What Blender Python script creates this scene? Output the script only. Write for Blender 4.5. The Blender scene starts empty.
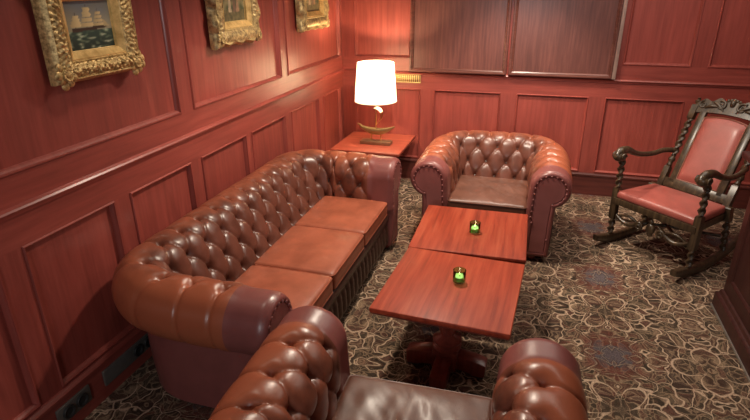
import bpy, bmesh, math, random
from mathutils import Vector, Matrix, noise as mnoise
PI = math.pi
random.seed(7)
scene = bpy.context.scene
COL = scene.collection

# ------------------------------------------------------------------ camera
XL, YB, H = -2.223, 6.105, 2.2            # left wall, back wall, camera height
Rc = ((0.9583020352809275, 0.28568598281449076, -0.006381880581028121),
      (0.1050985225834924, -0.3731333998432162, -0.9218057097199006),
      (-0.26572826294393137, 0.8826975615377903, -0.3875996712176622))
cam_d = bpy.data.cameras.new('camera'); cam = bpy.data.objects.new('camera', cam_d); COL.objects.link(cam)
cam_d.sensor_width = 36.0; cam_d.lens = 538.2 / 750 * 36; cam_d.clip_start = 0.05
cam.matrix_world = Matrix(((Rc[0][0], -Rc[1][0], -Rc[2][0], 0), (Rc[0][1], -Rc[1][1], -Rc[2][1], 0),
                           (Rc[0][2], -Rc[1][2], -Rc[2][2], H), (0, 0, 0, 1)))
scene.camera = cam

# ------------------------------------------------------------------ world, lights, exposure
w = bpy.data.worlds.new('world'); scene.world = w; w.use_nodes = True
w.node_tree.nodes['Background'].inputs[0].default_value = (1.0, 0.86, 0.74, 1)
w.node_tree.nodes['Background'].inputs[1].default_value = 0.3
scene.view_settings.view_transform = 'Standard'; scene.view_settings.look = 'None'
scene.view_settings.exposure = 0.0; scene.view_settings.gamma = 1.0; scene.view_settings.use_curve_mapping = False

def lamp(name, kind, loc, energy, color, size=0.1, target=None, spot=None, blend=0.6):
    d = bpy.data.lights.new(name, kind); o = bpy.data.objects.new(name, d); COL.objects.link(o)
    d.energy = energy; d.color = color; o.location = loc
    if kind == 'AREA': d.shape = 'DISK'; d.size = size
    else: d.shadow_soft_size = size
    if kind == 'SPOT': d.spot_size = math.radians(spot); d.spot_blend = blend
    if target: o.rotation_euler = (Vector(target) - Vector(loc)).to_track_quat('-Z', 'Y').to_euler()
    return o
WARM = (1.0, 0.86, 0.70)
lamp('ceiling_spot', 'SPOT', (-0.85, 3.9, 2.82), 265, WARM, 0.09, (-0.65, 3.9, 0), 150, 0.7)
lamp('ceiling_spot', 'SPOT', (-0.25, 5.15, 2.82), 190, WARM, 0.08, (-0.20, 5.60, 0), 86, 0.6)
lamp('ceiling_spot', 'SPOT', (-1.55, 2.2, 2.82), 26, WARM, 0.09, (-1.3, 2.4, 0), 130, 0.7)
lamp('ceiling_fill', 'AREA', (0.9, 4.6, 2.84), 42, (1.0, 0.88, 0.76), 2.4, (0.9, 4.6, 0))  # added fill for ceiling bounce, lifts the upper right back wall
lamp('rear_sheen_fill', 'AREA', (-0.4, -1.55, 1.95), 34, (0.93, 0.97, 1.0), 0.9, (-0.4, 4.0, 1.2))  # unseen soft light added behind the camera for cool sheen on the shutters

# ------------------------------------------------------------------ materials
def newmat(name):
    m = bpy.data.materials.new(name); m.use_nodes = True
    nt = m.node_tree; b = nt.nodes['Principled BSDF']
    return m, nt, b
def N(nt, kind, **kw):
    n = nt.nodes.new(kind)
    for k, v in kw.items():
        if k.startswith('_'): setattr(n, k[1:], v)
        else: n.inputs[k].default_value = v
    return n
def L(nt, a, b): nt.links.new(a, b)
def ramp(nt, fac, stops):
    r = nt.nodes.new('ShaderNodeValToRGB'); e = r.color_ramp.elements
    while len(e) < len(stops): e.new(0.5)
    for i, (p, c) in enumerate(stops): e[i].position = p; e[i].color = (*c, 1)
    L(nt, fac, r.inputs[0]); return r.outputs[0]
def mix(nt, fac, a, b, mode='MIX'):
    n = nt.nodes.new('ShaderNodeMix'); n.data_type = 'RGBA'; n.blend_type = mode
    for sock, v in ((n.inputs[0], fac), (n.inputs[6], a), (n.inputs[7], b)):
        if hasattr(v, 'links'): L(nt, v, sock)
        elif isinstance(v, (int, float)): sock.default_value = v
        else: sock.default_value = (*v, 1)
    return n.outputs[2]
def math_(nt, op, a, b=None, clamp=False):
    n = nt.nodes.new('ShaderNodeMath'); n.operation = op; n.use_clamp = clamp
    for i, v in enumerate((a, b)):
        if v is None: continue
        if hasattr(v, 'links'): L(nt, v, n.inputs[i])
        else: n.inputs[i].default_value = v
    return n.outputs[0]
def bump(nt, b, h, strength, dist=0.002):
    n = N(nt, 'ShaderNodeBump', Strength=strength, Distance=dist); L(nt, h, n.inputs['Height']); L(nt, n.outputs[0], b.inputs['Normal'])

def wood(name, axis, dark, mid, light, rough=0.50, coat=0.5, fine=30, tint_var=0.2, crough=0.26, spec=0.35):
    m, nt, b = newmat(name)
    tc = nt.nodes.new('ShaderNodeTexCoord'); info = nt.nodes.new('ShaderNodeObjectInfo')
    off = nt.nodes.new('ShaderNodeVectorMath'); off.operation = 'MULTIPLY_ADD'
    comb = nt.nodes.new('ShaderNodeCombineXYZ')
    for i in range(3): L(nt, info.outputs['Random'], comb.inputs[i])
    L(nt, comb.outputs[0], off.inputs[0]); off.inputs[1].default_value = (7, 13, 5); L(nt, tc.outputs['Object'], off.inputs[2])
    mp = nt.nodes.new('ShaderNodeMapping'); L(nt, off.outputs[0], mp.inputs[0])
    s = [1, 1, 1]; s['XYZ'.index(axis)] = 0.06; mp.inputs['Scale'].default_value = s
    n1 = N(nt, 'ShaderNodeTexNoise', Scale=fine, Detail=6.0, Roughness=0.62, Distortion=0.25); L(nt, mp.outputs[0], n1.inputs[0])
    mp2 = nt.nodes.new('ShaderNodeMapping'); L(nt, off.outputs[0], mp2.inputs[0])
    s2 = [1, 1, 1]; s2['XYZ'.index(axis)] = 0.22; mp2.inputs['Scale'].default_value = s2
    n2 = N(nt, 'ShaderNodeTexNoise', Scale=5.0, Detail=3.0, Distortion=1.2); L(nt, mp2.outputs[0], n2.inputs[0])
    c = ramp(nt, n1.outputs[0], [(0.28, dark), (0.5, mid), (0.74, light)])
    c2 = ramp(nt, n2.outputs[0], [(0.3, (0.86, 0.84, 0.84)), (0.7, (1.10, 1.08, 1.07))])
    c = mix(nt, 1.0, c, c2, 'MULTIPLY')
    hv = nt.nodes.new('ShaderNodeHueSaturation'); L(nt, c, hv.inputs['Color'])
    L(nt, math_(nt, 'ADD', math_(nt, 'MULTIPLY', info.outputs['Random'], tint_var), 1 - tint_var / 2), hv.inputs['Value'])
    L(nt, hv.outputs[0], b.inputs['Base Color'])
    b.inputs['Roughness'].default_value = rough; b.inputs['Coat Weight'].default_value = coat; b.inputs['Coat Roughness'].default_value = crough
    bump(nt, b, n1.outputs[0], 0.03); b.inputs['Specular IOR Level'].default_value = spec
    return m
MAHOG = ((0.215, 0.040, 0.029), (0.275, 0.053, 0.039), (0.33, 0.070, 0.051))
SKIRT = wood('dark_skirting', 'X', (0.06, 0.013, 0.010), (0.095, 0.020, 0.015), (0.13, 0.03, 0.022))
WOODZ = wood('mahogany_upright', 'Z', *MAHOG); WOODY = wood('mahogany_along', 'Y', *MAHOG); WOODX = wood('mahogany_across', 'X', *MAHOG)
SHUT = wood('brown_mahogany', 'Z', (0.085, 0.031, 0.024), (0.125, 0.043, 0.034), (0.165, 0.062, 0.048), 0.42, 0.5, 40)
SHUTX = wood('brown_mahogany_rail', 'X', (0.085, 0.030, 0.022), (0.13, 0.045, 0.034), (0.17, 0.065, 0.050), 0.36, 0.3)
TABLEW = wood('table_mahogany', 'Y', (0.19, 0.028, 0.013), (0.33, 0.050, 0.022), (0.42, 0.088, 0.040), 0.5, 0.05, 26, 0.1, 0.3, 0.2)
TABLEWX = wood('side_table_mahogany', 'X', (0.14, 0.026, 0.014), (0.27, 0.05, 0.028), (0.36, 0.085, 0.045), 0.5, 0.05, 26, 0.1)
TABLEDARK = wood('dark_mahogany', 'Z', (0.11, 0.023, 0.015), (0.19, 0.038, 0.025), (0.25, 0.056, 0.036), 0.28, 0.4, 26, 0.1)
OAK = wood('dark_oak', 'Z', (0.020, 0.012, 0.007), (0.052, 0.033, 0.018), (0.12, 0.076, 0.038), 0.33, 0.35, 40, 0.0)
COUNTERW = wood('deep_mahogany', 'Z', (0.022, 0.006, 0.005), (0.040, 0.010, 0.008), (0.06, 0.015, 0.012), 0.45, 0.1, 28, 0.1)

def leather(name, base, worn=None, rough=0.33, coat=0.2, fine=260.0, blot=0.5):
    m, nt, b = newmat(name)
    tc = nt.nodes.new('ShaderNodeTexCoord')
    n1 = N(nt, 'ShaderNodeTexNoise', Scale=7.0, Detail=5.0, Roughness=0.6); L(nt, tc.outputs['Object'], n1.inputs[0])
    n2 = N(nt, 'ShaderNodeTexVoronoi', Scale=fine); L(nt, tc.outputs['Object'], n2.inputs[0])
    lo = tuple(x * (1 - blot * 0.55) for x in base); hi = tuple(x * (1 + blot * 0.5) for x in base)
    c = ramp(nt, n1.outputs[0], [(0.32, lo), (0.68, hi)])
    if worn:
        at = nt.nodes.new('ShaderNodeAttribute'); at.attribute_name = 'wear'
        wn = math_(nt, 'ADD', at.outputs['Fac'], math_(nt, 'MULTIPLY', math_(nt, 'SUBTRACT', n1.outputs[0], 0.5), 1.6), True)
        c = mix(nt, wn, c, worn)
    L(nt, c, b.inputs['Base Color'])
    r = math_(nt, 'ADD', math_(nt, 'MULTIPLY', n1.outputs[0], 0.22), rough - 0.11)
    L(nt, r, b.inputs['Roughness'])
    b.inputs['Coat Weight'].default_value = coat; b.inputs['Coat Roughness'].default_value = 0.2; b.inputs['Specular IOR Level'].default_value = 0.42
    bump(nt, b, math_(nt, 'ADD', n2.outputs[0], math_(nt, 'MULTIPLY', n1.outputs[0], 2.0)), 0.15, 0.0015)
    return m
TAN = leather('tan_brown_leather', (0.125, 0.041, 0.026), (0.33, 0.090, 0.042), 0.33, 0.06)
PLUM = leather('plum_leather', (0.205, 0.062, 0.055), None, 0.38, 0.12, 260, 0.2)
PLUMLIT = leather('plum_lit_leather', (0.27, 0.088, 0.080), None, 0.36, 0.2, 260, 0.2)  # pinker plum, lightened in colour for front light on the arm faces
SEATTAN = leather('seat_tan_leather', (0.33, 0.090, 0.046), None, 0.42, 0.15, 220, 0.35)
SEATDARK = leather('seat_dark_leather', (0.125, 0.050, 0.032), None, 0.40, 0.03, 200, 0.4)
BASEL = leather('base_brown_leather', (0.055, 0.022, 0.016), None, 0.38, 0.1)
BUTTON = leather('button_leather', (0.05, 0.018, 0.014), None, 0.3, 0.3)
ROCKL = leather('red_leather', (0.34, 0.084, 0.066), None, 0.42, 0.15, 240, 0.3)

def plain(name, col, rough=0.5, metal=0.0, bump_scale=None, **kw):
    m, nt, b = newmat(name)
    tc = nt.nodes.new('ShaderNodeTexCoord')
    n1 = N(nt, 'ShaderNodeTexNoise', Scale=bump_scale or 18.0, Detail=3.0); L(nt, tc.outputs['Object'], n1.inputs[0])
    c = ramp(nt, n1.outputs[0], [(0.3, tuple(x * 0.86 for x in col)), (0.7, tuple(min(1, x * 1.12) for x in col))])
    L(nt, c, b.inputs['Base Color'])
    b.inputs['Roughness'].default_value = rough; b.inputs['Metallic'].default_value = metal
    for k, v in kw.items(): b.inputs[k].default_value = v
    return m
BRASS = plain('brass', (0.55, 0.38, 0.16), 0.28, 1.0)
BRASSD = plain('dull_brass', (0.36, 0.27, 0.12), 0.42, 0.8)
PEWTER = plain('pewter_plate', (0.16, 0.145, 0.13), 0.42, 0.5)
BLACK = plain('black_plastic', (0.02, 0.02, 0.02), 0.4)
DARKGREY = plain('dark_grey_rubber', (0.03, 0.034, 0.038), 0.5)
SAILW = plain('white_enamel', (0.8, 0.74, 0.64), 0.3)
PLASTER = plain('ceiling_plaster', (0.40, 0.34, 0.29), 0.9)
WAX = plain('candle_wax', (0.62, 0.60, 0.48), 0.5, **{'Subsurface Weight': 0.2})
STRIP = plain('pale_edge_strip', (0.28, 0.19, 0.16), 0.4)
TRIMLIGHT = plain('metal_floor_strip', (0.42, 0.40, 0.36), 0.35, 0.7)

def gilt(name, lo, hi, scale=42):
    m, nt, b = newmat(name)
    tc = nt.nodes.new('ShaderNodeTexCoord')
    n1 = N(nt, 'ShaderNodeTexNoise', Scale=scale, Detail=5.0, Roughness=0.65); L(nt, tc.outputs['Object'], n1.inputs[0])
    L(nt, ramp(nt, n1.outputs[0], [(0.35, lo), (0.62, hi)]), b.inputs['Base Color'])
    b.inputs['Metallic'].default_value = 0.45; b.inputs['Roughness'].default_value = 0.42
    bump(nt, b, n1.outputs[0], 0.5, 0.006)
    return m
GILT = gilt('antique_gilt', (0.22, 0.14, 0.05), (0.72, 0.50, 0.21), 60)
GILTB = gilt('bright_gilt', (0.50, 0.32, 0.11), (0.80, 0.56, 0.23), 16)
GILTD = gilt('tarnished_gilt', (0.18, 0.12, 0.055), (0.60, 0.44, 0.19), 30)

def mat_paint():
    m, nt, b = newmat('oil_paint')
    at = nt.nodes.new('ShaderNodeAttribute'); at.attribute_name = 'paint'
    L(nt, at.outputs['Color'], b.inputs['Base Color']); b.inputs['Roughness'].default_value = 0.4
    return m
OIL = mat_paint()
def mat_glass():
    m, nt, b = newmat('green_glass')
    b.inputs['Base Color'].default_value = (0.40, 0.80, 0.34, 1); b.inputs['Transmission Weight'].default_value = 1.0
    b.inputs['Roughness'].default_value = 0.05; b.inputs['IOR'].default_value = 1.3
    return m
GLASS = mat_glass()
def mat_emit(name, col, strength):
    m, nt, b = newmat(name)
    b.inputs['Base Color'].default_value = (*col, 1); b.inputs['Emission Color'].default_value = (*col, 1); b.inputs['Emission Strength'].default_value = strength
    return m
FLAME = mat_emit('candle_flame', (1.0, 0.82, 0.45), 9)
BULB = mat_emit('lit_bulb', (1.0, 0.85, 0.65), 12)
def mat_shade():
    m, nt, b = newmat('lit_lampshade_fabric')
    tc = nt.nodes.new('ShaderNodeTexCoord')
    n1 = N(nt, 'ShaderNodeTexNoise', Scale=60.0, Detail=3.0); L(nt, tc.outputs['Object'], n1.inputs[0])
    out = nt.nodes['Material Output']
    d = N(nt, 'ShaderNodeBsdfDiffuse'); t = N(nt, 'ShaderNodeBsdfTranslucent')
    c = ramp(nt, n1.outputs[0], [(0.3, (0.80, 0.76, 0.70)), (0.7, (0.88, 0.85, 0.80))])
    L(nt, c, d.inputs[0]); L(nt, c, t.inputs[0])
    mx = N(nt, 'ShaderNodeMixShader'); mx.inputs[0].default_value = 0.6
    L(nt, d.outputs[0], mx.inputs[1]); L(nt, t.outputs[0], mx.inputs[2])
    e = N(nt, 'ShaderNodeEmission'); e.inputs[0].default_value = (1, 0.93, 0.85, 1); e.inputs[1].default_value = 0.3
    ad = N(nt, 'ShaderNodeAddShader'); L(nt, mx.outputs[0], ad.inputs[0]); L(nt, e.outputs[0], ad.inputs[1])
    L(nt, ad.outputs[0], out.inputs[0])
    return m
SHADE = mat_shade()

def mat_carpet():
    m, nt, b = newmat('patterned_carpet')
    tc = nt.nodes.new('ShaderNodeTexCoord'); sp = nt.nodes.new('ShaderNodeSeparateXYZ'); L(nt, tc.outputs['Object'], sp.inputs[0])
    def M(op, a, b_=None, cl=False): return math_(nt, op, a, b_, cl)
    PX, PY = 0.56, 0.51
    fx = M('PINGPONG', M('ADD', sp.outputs[0], 40 * PX - 0.64), PX); fy = M('PINGPONG', M('ADD', sp.outputs[1], 40 * PY - 3.13), PY)
    # curl the folded coordinates so that the lines run like vines
    cf = nt.nodes.new('ShaderNodeCombineXYZ'); L(nt, fx, cf.inputs[0]); L(nt, fy, cf.inputs[1])
    nd = N(nt, 'ShaderNodeTexNoise', Scale=7.0, Detail=1.5, Roughness=0.5); L(nt, cf.outputs[0], nd.inputs[0])
    nw = N(nt, 'ShaderNodeTexNoise', Scale=3.0, Detail=2.0); L(nt, tc.outputs['Object'], nw.inputs[0])
    ns = nt.nodes.new('ShaderNodeSeparateColor'); L(nt, nd.outputs['Color'], ns.inputs[0])
    nv = nt.nodes.new('ShaderNodeSeparateColor'); L(nt, nw.outputs['Color'], nv.inputs[0])
    def off(c, k, base): return M('ADD', base, M('MULTIPLY', M('SUBTRACT', c, 0.5), k))
    wx = off(nv.outputs[0], 0.10, off(ns.outputs[0], 0.22, fx)); wy = off(nv.outputs[1], 0.10, off(ns.outputs[1], 0.22, fy))
    cb = nt.nodes.new('ShaderNodeCombineXYZ'); L(nt, wx, cb.inputs[0]); L(nt, wy, cb.inputs[1])
    def vor(scale, feat, rnd=1.0):
        v = N(nt, 'ShaderNodeTexVoronoi', Scale=scale, Randomness=rnd, _feature=feat); L(nt, cb.outputs[0], v.inputs[0]); return v
    v1, v1c = vor(8.0, 'DISTANCE_TO_EDGE'), vor(8.0, 'F1')
    v2, v2c = vor(19.0, 'DISTANCE_TO_EDGE'), vor(19.0, 'F1'); v3 = vor(46.0, 'F1')
    def sep(v): 
        q = nt.nodes.new('ShaderNodeSeparateColor'); L(nt, v.outputs['Color'], q.inputs[0]); return q
    s1, s2, s3 = sep(v1c), sep(v2c), sep(v3)
    ground = ramp(nt, s1.outputs[0], [(0.0, (0.040, 0.028, 0.020)), (0.3, (0.090, 0.072, 0.045)), (0.55, (0.055, 0.040, 0.030)), (0.75, (0.17, 0.055, 0.042)), (1.0, (0.075, 0.062, 0.045))])
    speck = ramp(nt, s2.outputs[0], [(0.0, (0.020, 0.017, 0.014)), (0.35, (0.075, 0.058, 0.040)), (0.6, (0.030, 0.028, 0.024)), (0.8, (0.17, 0.062, 0.046)), (1.0, (0.095, 0.088, 0.066))])
    c = mix(nt, 0.6, ground, speck)
    dots = ramp(nt, s3.outputs[0], [(0.0, (0.02, 0.016, 0.013)), (0.5, (0.08, 0.06, 0.045)), (0.8, (0.22, 0.17, 0.12)), (1.0, (0.10, 0.04, 0.03))])
    c = mix(nt, 0.42, c, dots)
    fine = ramp(nt, v2.outputs[0], [(0.025, (1, 1, 1)), (0.085, (0, 0, 0))])
    c = mix(nt, M('MULTIPLY', fine, 0.62), c, (0.33, 0.25, 0.165))
    # blue and maroon medallions, petalled rosettes half way between them
    dxy = M('ADD', M('POWER', fx, 2.0), M('MULTIPLY', M('POWER', fy, 2.0), 1.3))
    rr = M('ADD', M('SQRT', dxy), M('ADD', M('MULTIPLY', M('SUBTRACT', s3.outputs[1], 0.5), 0.10), M('MULTIPLY', M('SUBTRACT', s2.outputs[1], 0.5), 0.16)))
    ring = ramp(nt, rr, [(0.17, (1, 1, 1)), (0.25, (0, 0, 0))]); core = ramp(nt, rr, [(0.05, (1, 1, 1)), (0.13, (0, 0, 0))])
    c = mix(nt, M('MULTIPLY', ring, 0.55), c, (0.15, 0.045, 0.036))
    c = mix(nt, M('MULTIPLY', core, 0.62), c, (0.07, 0.10, 0.125))
    line = ramp(nt, v1.outputs[0], [(0.012, (1, 1, 1)), (0.036, (0, 0, 0))])
    def rosette(ax, ay, R, k):
        th = M('ARCTAN2', ay, ax); r = M('SQRT', M('ADD', M('POWER', ax, 2.0), M('POWER', ay, 2.0)))
        pet = M('MULTIPLY', M('POWER', M('ABSOLUTE', M('COSINE', M('MULTIPLY', th, k))), 0.55), R)
        d = M('ABSOLUTE', M('SUBTRACT', r, pet))
        return ramp(nt, d, [(0.004, (1, 1, 1)), (0.011, (0, 0, 0))]), ramp(nt, M('SUBTRACT', r, pet), [(0.0, (1, 1, 1)), (0.012, (0, 0, 0))])
    ux, uy = off(ns.outputs[2], 0.05, fx), M('SUBTRACT', PY, off(ns.outputs[1], 0.05, fy))
    l2, in2 = rosette(ux, uy, 0.24, 3.0)
    l3, in3 = rosette(M('SUBTRACT', PX, off(ns.outputs[0], 0.05, fx)), off(ns.outputs[2], 0.05, fy), 0.22, 2.0)
    keep = M('MULTIPLY', M('SUBTRACT', 1.0, in2), M('SUBTRACT', 1.0, in3))
    line = M('MULTIPLY', line, M('SUBTRACT', 1.0, M('MULTIPLY', ring, 0.7)))
    line = M('MAXIMUM', M('MULTIPLY', line, keep), M('MAXIMUM', l2, l3))
    dark = ramp(nt, v1.outputs[0], [(0.05, (1, 1, 1)), (0.11, (0, 0, 0))])
    c = mix(nt, M('MULTIPLY', M('MULTIPLY', dark, keep), 0.3), c, (0.022, 0.017, 0.014))
    v4 = vor(60.0, 'DISTANCE_TO_EDGE'); net = ramp(nt, v4.outputs[0], [(0.04, (1, 1, 1)), (0.16, (0, 0, 0))])
    c = mix(nt, M('MULTIPLY', net, 0.3), c, (0.025, 0.020, 0.016))
    c = mix(nt, M('MULTIPLY', line, 0.85), c, (0.50, 0.40, 0.29))
    c = mix(nt, 1.0, c, (1.08, 0.97, 0.93), 'MULTIPLY')
    tuft = N(nt, 'ShaderNodeTexNoise', Scale=150.0, Detail=2.0); L(nt, tc.outputs['Object'], tuft.inputs[0])
    c = mix(nt, 1.0, c, ramp(nt, tuft.outputs[0], [(0.3, (0.6, 0.6, 0.6)), (0.7, (1.3, 1.3, 1.3))]), 'MULTIPLY')
    L(nt, c, b.inputs['Base Color']); b.inputs['Roughness'].default_value = 0.95; b.inputs['Specular IOR Level'].default_value = 0.1
    bump(nt, b, tuft.outputs[0], 0.4, 0.004)
    return m
CARPET = mat_carpet()

# ------------------------------------------------------------------ mesh helpers
def link(name, bm, mat, parent=None, smooth=35):
    me = bpy.data.meshes.new(name); bmesh.ops.recalc_face_normals(bm, faces=bm.faces) if smooth is not None else None
    bm.to_mesh(me); bm.free()
    if smooth:
        for p in me.polygons: p.use_smooth = True
        me.set_sharp_from_angle(angle=math.radians(smooth))
    for mm in (mat if isinstance(mat, (list, tuple)) else [mat]): me.materials.append(mm)
    o = bpy.data.objects.new(name, me); COL.objects.link(o)
    if parent: o.parent = parent
    return o
def thing(name, label, cat, loc=(0, 0, 0), rot=0.0, group=None):
    o = bpy.data.objects.new(name, None); COL.objects.link(o); o.empty_display_size = 0.1
    o.location = loc; o.rotation_euler = (0, 0, rot); tag(o, label, cat, group); return o
def tag(o, label, cat, group=None):
    o['label'] = label; o['category'] = cat
    if group: o['group'] = group
    return o
def struct(name, bm, mat, parent=None, smooth=35):
    o = link(name, bm, mat, parent, smooth)
    if not parent: o['kind'] = 'structure'
    return o
def copy_tree(o, parent=None):
    c = o.copy(); COL.objects.link(c)
    if parent: c.parent = parent
    for ch in list(o.children): copy_tree(ch, c)
    return c
def box(bm, lo, hi, bev=0.0, seg=2, mat=0):
    lo, hi = Vector(lo), Vector(hi); c = (lo + hi) / 2; d = hi - lo
    r = bmesh.ops.create_cube(bm, size=1.0, matrix=Matrix.Translation(c) @ Matrix.Diagonal((abs(d.x), abs(d.y), abs(d.z), 1)))
    fs = set(f for v in r['verts'] for f in v.link_faces)
    for f in fs: f.material_index = mat
    if bev > 0:
        es = list(set(e for v in r['verts'] for e in v.link_edges))
        bmesh.ops.bevel(bm, geom=es, offset=bev, segments=seg, profile=0.5, affect='EDGES')
    return bm
def B(): return bmesh.new()
def loft(bm, rings, close=True, cap=True, mat=0):
    vr = [[bm.verts.new(p) for p in r] for r in rings]
    n = len(vr[0])
    for i in range(len(vr) - 1):
        for j in range(n if close else n - 1):
            k = (j + 1) % n
            f = bm.faces.new((vr[i][j], vr[i][k], vr[i + 1][k], vr[i + 1][j])); f.material_index = mat
    if cap and close:
        for r in (vr[0], vr[-1]):
            try: bm.faces.new(r).material_index = mat
            except ValueError: pass
    return vr
def frame_of(d):
    d = d.normalized(); a = Vector((0, 0, 1)) if abs(d.z) < 0.9 else Vector((1, 0, 0))
    u = d.cross(a).normalized(); return u, d.cross(u).normalized()
def tube(bm, pts, rad, seg=12, closed=False, flat=None):
    pts = [Vector(p) for p in pts]; n = len(pts)
    rads = rad if isinstance(rad, (list, tuple)) else [rad] * n
    rings = []; u = None
    for i, p in enumerate(pts):
        d = (pts[(i + 1) % n] - pts[i - 1]) if closed else (pts[min(i + 1, n - 1)] - pts[max(i - 1, 0)])
        d = d.normalized() if d.length > 1e-9 else Vector((0, 0, 1))
        if u is None: u, v = frame_of(d)
        u = (u - d * u.dot(d)).normalized(); v = d.cross(u)
        fl = flat or (1, 1)
        rings.append([p + (u * math.cos(2 * PI * k / seg) * fl[0] + v * math.sin(2 * PI * k / seg) * fl[1]) * rads[i] for k in range(seg)])
    if closed: rings.append(rings[0]); 
    vr = loft(bm, rings, True, not closed)
    if closed: bmesh.ops.remove_doubles(bm, verts=[x for r in (vr[0], vr[-1]) for x in r], dist=1e-6)
    return bm
def spindle(bm, p0, p1, prof, seg=16, lobes=0, twist=0.0, amp=0.0):
    """turned or barley-twisted post from p0 to p1; prof = [(u, r)] along it"""
    p0, p1 = Vector(p0), Vector(p1); d = p1 - p0; u, v = frame_of(d); rings = []
    for t, r in prof:
        ring = []
        for k in range(seg):
            a = 2 * PI * k / seg
            rr = r * (1 + (amp * math.cos(lobes * (a - twist * t * 2 * PI)) if lobes else 0))
            ring.append(p0 + d * t + (u * math.cos(a) + v * math.sin(a)) * rr)
        rings.append(ring)
    loft(bm, rings); return bm
def twisted(bm, p0, p1, r, turns, n=40, seg=14, amp=0.34):
    spindle(bm, p0, p1, [(i / n, r) for i in range(n + 1)], seg, 2, turns / 2, amp)
    return bm
def lathe(bm, c, prof, seg=24):
    c = Vector(c); rings = []
    for r, z in prof: rings.append([c + Vector((max(r, 1e-4) * math.cos(2 * PI * k / seg), max(r, 1e-4) * math.sin(2 * PI * k / seg), z)) for k in range(seg)])
    loft(bm, rings); return bm
def prism(bm, poly, axis, lo, hi, bev=0.0):
    """poly = 2D outline in the two axes left after 'axis', extruded lo..hi"""
    def P(a, b, c):
        return {'X': (c, a, b), 'Y': (a, c, b), 'Z': (a, b, c)}[axis]
    v0 = [bm.verts.new(P(a, b, lo)) for a, b in poly]; v1 = [bm.verts.new(P(a, b, hi)) for a, b in poly]
    n = len(poly); fs = [bm.faces.new(v0), bm.faces.new(v1)]
    for i in range(n): fs.append(bm.faces.new((v0[i], v0[(i + 1) % n], v1[(i + 1) % n], v1[i])))
    if bev:
        es = [e for f in fs[:2] for e in f.edges]
        bmesh.ops.bevel(bm, geom=es, offset=bev, segments=2, profile=0.5, affect='EDGES')
    return bm
def ball(bm, c, r, sc=(1, 1, 1), seg=14):
    bmesh.ops.create_uvsphere(bm, u_segments=seg, v_segments=max(6, seg // 2 + 1), radius=r, matrix=Matrix.Translation(Vector(c)) @ Matrix.Diagonal((*sc, 1)))
    return bm
def sm(a, b, x):
    t = max(0.0, min(1.0, (x - a) / (b - a))); return t * t * (3 - 2 * t)
def rounded_box(bm, lo, hi, r, nx=10, ny=10, crown=0.0, crease=None):
    lo, hi = Vector(lo), Vector(hi); c = (lo + hi) / 2; h = (hi - lo) / 2
    def ticks(hh, n):
        k = [-hh, -hh + r * 0.3, -hh + r * 0.65]
        inner = [-(hh - r) + 2 * (hh - r) * i / n for i in range(n + 1)]
        return k + inner + [-x for x in reversed(k)]
    T = [ticks(h.x, nx), ticks(h.y, ny), ticks(h.z, 2)]
    def place(p):
        q = Vector([max(-(h[i] - r), min(h[i] - r, p[i])) for i in range(3)]); d = p - q
        if d.length > 1e-9: d = d.normalized() * r
        s = q + d
        fx, fy = 1 - (s.x / h.x) ** 2, 1 - (s.y / h.y) ** 2
        if crown and s.z > 0: s.z += crown * max(fx, 0) ** 0.6 * max(fy, 0) ** 0.6 * (s.z / h.z)
        if crease: s.z += crease(s.x, s.y) * (1 if s.z > 0 else 0) * max(fx, 0) ** .5 * max(fy, 0) ** .5
        return c + s
    for ax in range(3):
        a, b_ = [i for i in range(3) if i != ax]
        for sgn in (-1, 1):
            g = []
            for x in T[a]:
                row = []
                for y in T[b_]:
                    p = Vector((0, 0, 0)); p[ax] = sgn * h[ax]; p[a] = x; p[b_] = y; row.append(bm.verts.new(place(p)))
                g.append(row)
            for i in range(len(g) - 1):
                for j in range(len(g[0]) - 1): bm.faces.new((g[i][j], g[i + 1][j], g[i + 1][j + 1], g[i][j + 1]))
    bmesh.ops.remove_doubles(bm, verts=bm.verts, dist=1e-5)
    return bm
def rrect(x0, y0, x1, y1, r, n=5):
    out = []
    for cx, cy, a0 in ((x1 - r, y1 - r, 0), (x0 + r, y1 - r, 90), (x0 + r, y0 + r, 180), (x1 - r, y0 + r, 270)):
        for k in range(n + 1):
            a = math.radians(a0 + 90 * k / n); out.append((cx + r * math.cos(a), cy + r * math.sin(a)))
    return out
def sweep_rect(bm, o, ea, eb, en, a0, a1, b0, b1, prof, disp=None, sub=1):
    """mitred moulding round a rectangle; prof = [(inset from the outer edge, height)]"""
    o, ea, eb, en = map(Vector, (o, ea, eb, en)); rings = []
    corners = [(a0, b0, 1, 1), (a1, b0, -1, 1), (a1, b1, -1, -1), (a0, b1, 1, -1)]
    for ci in range(4):
        A, Bc = corners[ci], corners[(ci + 1) % 4]
        for k in range(sub):
            f = k / sub; ring = []
            for pi, (i, hgt) in enumerate(prof):
                pa = (A[0] + A[2] * i) * (1 - f) + (Bc[0] + Bc[2] * i) * f; pb = (A[1] + A[3] * i) * (1 - f) + (Bc[1] + Bc[3] * i) * f
                hh = hgt; 
                if disp: pa, pb, hh = disp(pi, pa, pb, hgt)
                ring.append(o + ea * pa + eb * pb + en * hh)
            rings.append(ring)
    rings.append(rings[0])
    vr = loft(bm, rings, False, False)
    bmesh.ops.remove_doubles(bm, verts=bm.verts, dist=1e-6)
    return bm

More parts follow.
